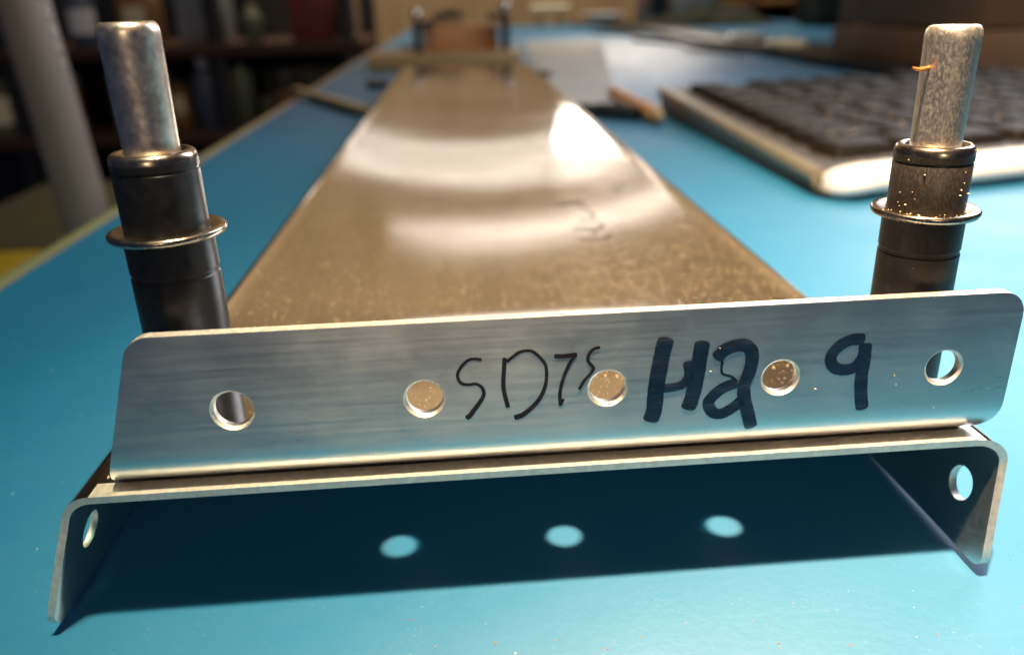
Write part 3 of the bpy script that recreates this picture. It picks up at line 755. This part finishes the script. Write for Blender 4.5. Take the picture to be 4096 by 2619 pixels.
o = MB().box(-24, 24, -20, 20, 0, 80, 4).make('black_tin', M['black_plastic'], None, 35, (395, 1690, 0)); tag(o, 'black tin beside the pale bottle', 'tin')
o = MB().box(-42, 42, -20, 20, 0, 75, 6).make('grey_case', M['grey_metal'], None, 35, (470, 1700, 0)); tag(o, 'grey case beside the black tin at the far bench end', 'case')
# cloth heap
V = []; F = []
for j in range(15):
    for i in range(25):
        u, q = i / 24 * 2 - 1, j / 14 * 2 - 1; r = sqrt(u * u + q * q)
        h_ = max(0, 1 - r) ** 0.6 * 34 * (1 + 0.3 * sin(5 * u + 3 * q) + 0.2 * sin(11 * u - 7 * q))
        V.append((u * 115, q * 70, h_ + 0.4))
for j in range(14):
    for i in range(24): F.append((j * 25 + i, j * 25 + i + 1, j * 25 + i + 26, j * 25 + i + 25))
o = build('cloth_heap', V, F, M['dark_cloth'], None, 60, (440, 1480, 0)); tag(o, 'dark crumpled cloth heaped behind the power strip', 'cloth')
o.modifiers.new('thickness', 'SOLIDIFY').thickness = 0.001

# pigeonhole shelf
t = empty('pigeonhole_shelf', (620, 1900, -750)); tag(t, 'brown wooden pigeonhole shelf behind the bench', 'shelf')
MB().box(-180, 220, 120, 130, 0, 900).make('back_panel', M['shelf'], t)
for x in (-176, -78, 30, 140, 216): MB().box(x - 9, x + 9, -40, 119.5, 0, 900, 1).make('upright', M['shelf_dark'], t)
for z in (420, 560, 690, 775, 880):
    for x0, x1 in ((-166.5, -87.5), (-68.5, 20.5), (39.5, 130.5), (149.5, 206.5)): MB().box(x0, x1, -30, 119.5, z, z + 14, 1).make('shelf_board', M['shelf'], t)
o = MB().box(-40, 40, -50, 50, 0, 260, 16, 0.85).make('black_bag', M['dark_cloth'], None, 40, (655, 1300, 0)); tag(o, 'tall black bag beside the pigeonhole shelf', 'bag')
bpy_bag = o; o.location.x = 0.575
# carton behind keyboard
t = empty('cardboard_carton', (330, 470, 0)); tag(t, 'brown cardboard carton standing behind the keyboard', 'carton'); t.rotation_euler = (0, 0, radians(8))
MB().box(-52, 190, -20, 120, 0, 27, 1.2).make('lower_half', M['carton'], t)
MB().box(-50, 188, -18.5, 118, 28.6, 120, 1.2).make('lid', M['carton'], t)

# left of the bench: post and stored things
t = empty('steel_post', (-112, 350, -750)); tag(t, 'grey steel post with bright rivets rising beside the bench', 'post'); t.rotation_euler = (0, radians(-3.9), 0)
MB().lathe([(9.6, 0), (9.6, 1100)], n=40).make('tube', M['post_paint'], t, 60)
for k in range(7):
    MB().lathe([(1.2, 0), (1.0, .5), (.4, .8)], n=12, axis=Matrix.Translation((9.3, -2.6, 780 + k * 6.4)) @ Matrix.Rotation(pi / 2, 4, 'Y')).make('rivet', M['silver'], t, 60)
o = MB().box(-90, 90, -120, 120, 0, 640, 5).make('olive_cabinet', M['olive'], None, 35, (-330, 720, -750)); tag(o, 'low olive cabinet on the floor beside the steel post', 'cabinet')
o = MB().box(-40, 40, -50, 50, 0, 55, 5).make('yellow_case', M['yellow'], None, 35, (-330, 520, -160)); tag(o, 'yellow case on a stool left of the bench', 'case')
t = empty('stool', (-330, 520, -750)); tag(t, 'dark stool carrying the yellow case', 'stool')
MB().lathe([(90, 570), (95, 575), (95, 586), (88, 589.6)], n=32).make('seat', M['shelf_dark'], t, 50)
for sx in (-1, 1):
    for sy in (-1, 1): MB().tube([(sx * 60, sy * 60, 572), (sx * 85, sy * 85, 0)], 8, 10).make('leg', M['black_plastic'], t, 50)
t = empty('storage_rack', (-430, 1200, -750)); tag(t, 'dark steel storage rack beyond the left side of the bench', 'rack')
for x in (-420, -150, 120, 290):
    for y in (-60, 120): MB().box(x - 10, x + 10, y - 10, y + 10, 0, 850, 1).make('rack_post', M['black_plastic'], t)
for z in (250, 630, 740): MB().box(-440, 310, -75, 135, z, z + 16, 1).make('rack_shelf', M['shelf_dark'], t)
MB().box(-440, 310, 136, 142, 0, 850, 1).make('shade_backing', M['black_plastic'], t)  # dark panel added so the lit wall behind stays near black here
SH = -750 + 646.2
bottle('bottle', -336, 1150, SH, 17, 92, M['blue_grey'], M['white_paint'], 'blue grey bottle on the storage rack')
bottle('bottle', -288, 1150, SH, 15, 96, M['pale_green'], M['black_plastic'], 'pale green bottle with black cap on the storage rack')
SH2 = -750 + 756.2
bottle('spray_bottle', -263, 1150, SH2, 13, 44, M['pale_green'], M['cream'], 'small pale green spray bottle on the upper rack shelf')
o = MB().box(-34, 34, -30, 30, 0, 80, 3).make('grey_tin', M['grey_metal'], None, 35, (-420, 1160, SH)); tag(o, 'grey tin beside the blue grey bottle on the rack', 'tin')
o = MB().box(-26, 26, -30, 30, 0, 60, 2).make('red_carton', M['red'], None, 35, (-185, 1160, SH2)); tag(o, 'dull red carton on the upper rack shelf', 'carton')
o = MB().box(-30, 30, -30, 30, 0, 70, 2).make('grey_carton', M['grey_metal'], None, 35, (-330, 1180, SH2)); tag(o, 'grey carton on the upper rack shelf', 'carton')
o = MB().lathe([(9, -8), (12, -6), (12, 6), (9, 8)], n=28, axis=Matrix.Rotation(pi / 2, 4, 'X')).make('tape_roll', M['pink'], None, 50, (-170, 1150, SH + 12.1)); tag(o, 'dusky pink tape roll standing on the rack', 'tape roll')
o = MB().box(-60, 20, -30, 30, 0, 40, 2).make('dark_carton', M['olive'], None, 35, (-205, 1170, SH)); tag(o, 'dark olive carton behind the pink tape roll', 'carton')

def can(name, x, y, z, r, h, mat, band, label, cat='can'):
    t = empty(name, (x, y, z)); tag(t, label, cat)
    MB().lathe([(r * .96, 0), (r, 1.5), (r, h - 1.5), (r * .94, h)], n=28).make('body', M[mat], t, 40)
    MB().lathe([(r + .3, h * .25), (r + .35, h * .26), (r + .35, h * .74), (r + .3, h * .75)], n=28).make('label_band', M[band], t, 40)
    MB().lathe([(r * .7, h + .02), (r * .72, h + 3), (r * .5, h + 3.4)], n=24).make('lid', M['grey_metal'], t, 40)
can('paint_can', -530, 1150, SH, 30, 78, 'grey_metal', 'red', 'grey paint can with red band on the rack')
can('paint_can', -610, 1150, SH, 32, 70, 'olive', 'cream', 'olive paint can with cream band on the rack')
can('spray_can', -475, 1140, SH2, 16, 60, 'blue_grey', 'white_paint', 'blue grey spray can with white band on the upper rack shelf', 'spray can')
can('spray_can', -230, 1145, SH, 11, 66, 'black_plastic', 'carton', 'black spray can with brown band on the rack', 'spray can')
for (x, y, z, w_, h_, mt, nm, lab) in ((-560, 1160, SH2, 60, 50, 'carton', 'cardboard_box', 'brown cardboard box on the upper rack shelf'), (-410, 1170, SH2, 40, 66, 'shelf', 'wooden_box', 'orange brown wooden box on the upper rack shelf'),
                                       (-140, 1170, SH2, 22, 72, 'shelf', 'wooden_case', 'narrow orange brown case at the rack end'), (-380, 1190, SH, 26, 60, 'carton', 'small_carton', 'small brown carton behind the bottles on the rack')):
    t = empty(nm, (x, y, z)); tag(t, lab, 'box')
    MB().box(-w_ / 2, w_ / 2, -26, 26, 0, h_, 1.5).make('body', M[mt], t)
    MB().box(-w_ / 3, w_ / 3, -26.6, -26.1, h_ * .3, h_ * .7, 0.1).make('label_patch', M['cream'], t)
def cable(pts, r, mat, label):
    P = catmull3(pts); c0 = P[0]
    o = MB().tube([(p[0] - c0[0], p[1] - c0[1], p[2]) for p in P], r, 8).make('cable', M[mat], None, 60, (c0[0], c0[1], 0)); tag(o, label, 'cable')
def catmull3(P, m=6):
    out = []
    for i in range(len(P) - 1):
        p0 = P[max(i - 1, 0)]; p1 = P[i]; p2 = P[i + 1]; p3 = P[min(i + 2, len(P) - 1)]
        for k in range(m):
            t = k / m
            out.append(tuple(0.5 * (2 * p1[c] + (p2[c] - p0[c]) * t + (2 * p0[c] - 5 * p1[c] + 4 * p2[c] - p3[c]) * t * t + (3 * p1[c] - p0[c] - 3 * p2[c] + p3[c]) * t ** 3) for c in range(3)))
    out.append(tuple(P[-1])); return out
cable([(200, 1250, 2.6), (240, 1130, 2.6), (215, 1010, 2.6), (238, 900, 2.6), (225, 800, 2.6), (246, 720, 2.6)], 2.5, 'black_plastic', 'black cable winding over the bench along the power strip')
cable([(-60, 980, 2.1), (-20, 900, 2.1), (20, 930, 2.1), (55, 860, 2.1)], 2.0, 'black_plastic', 'thin black cable on the bench behind the wooden block')
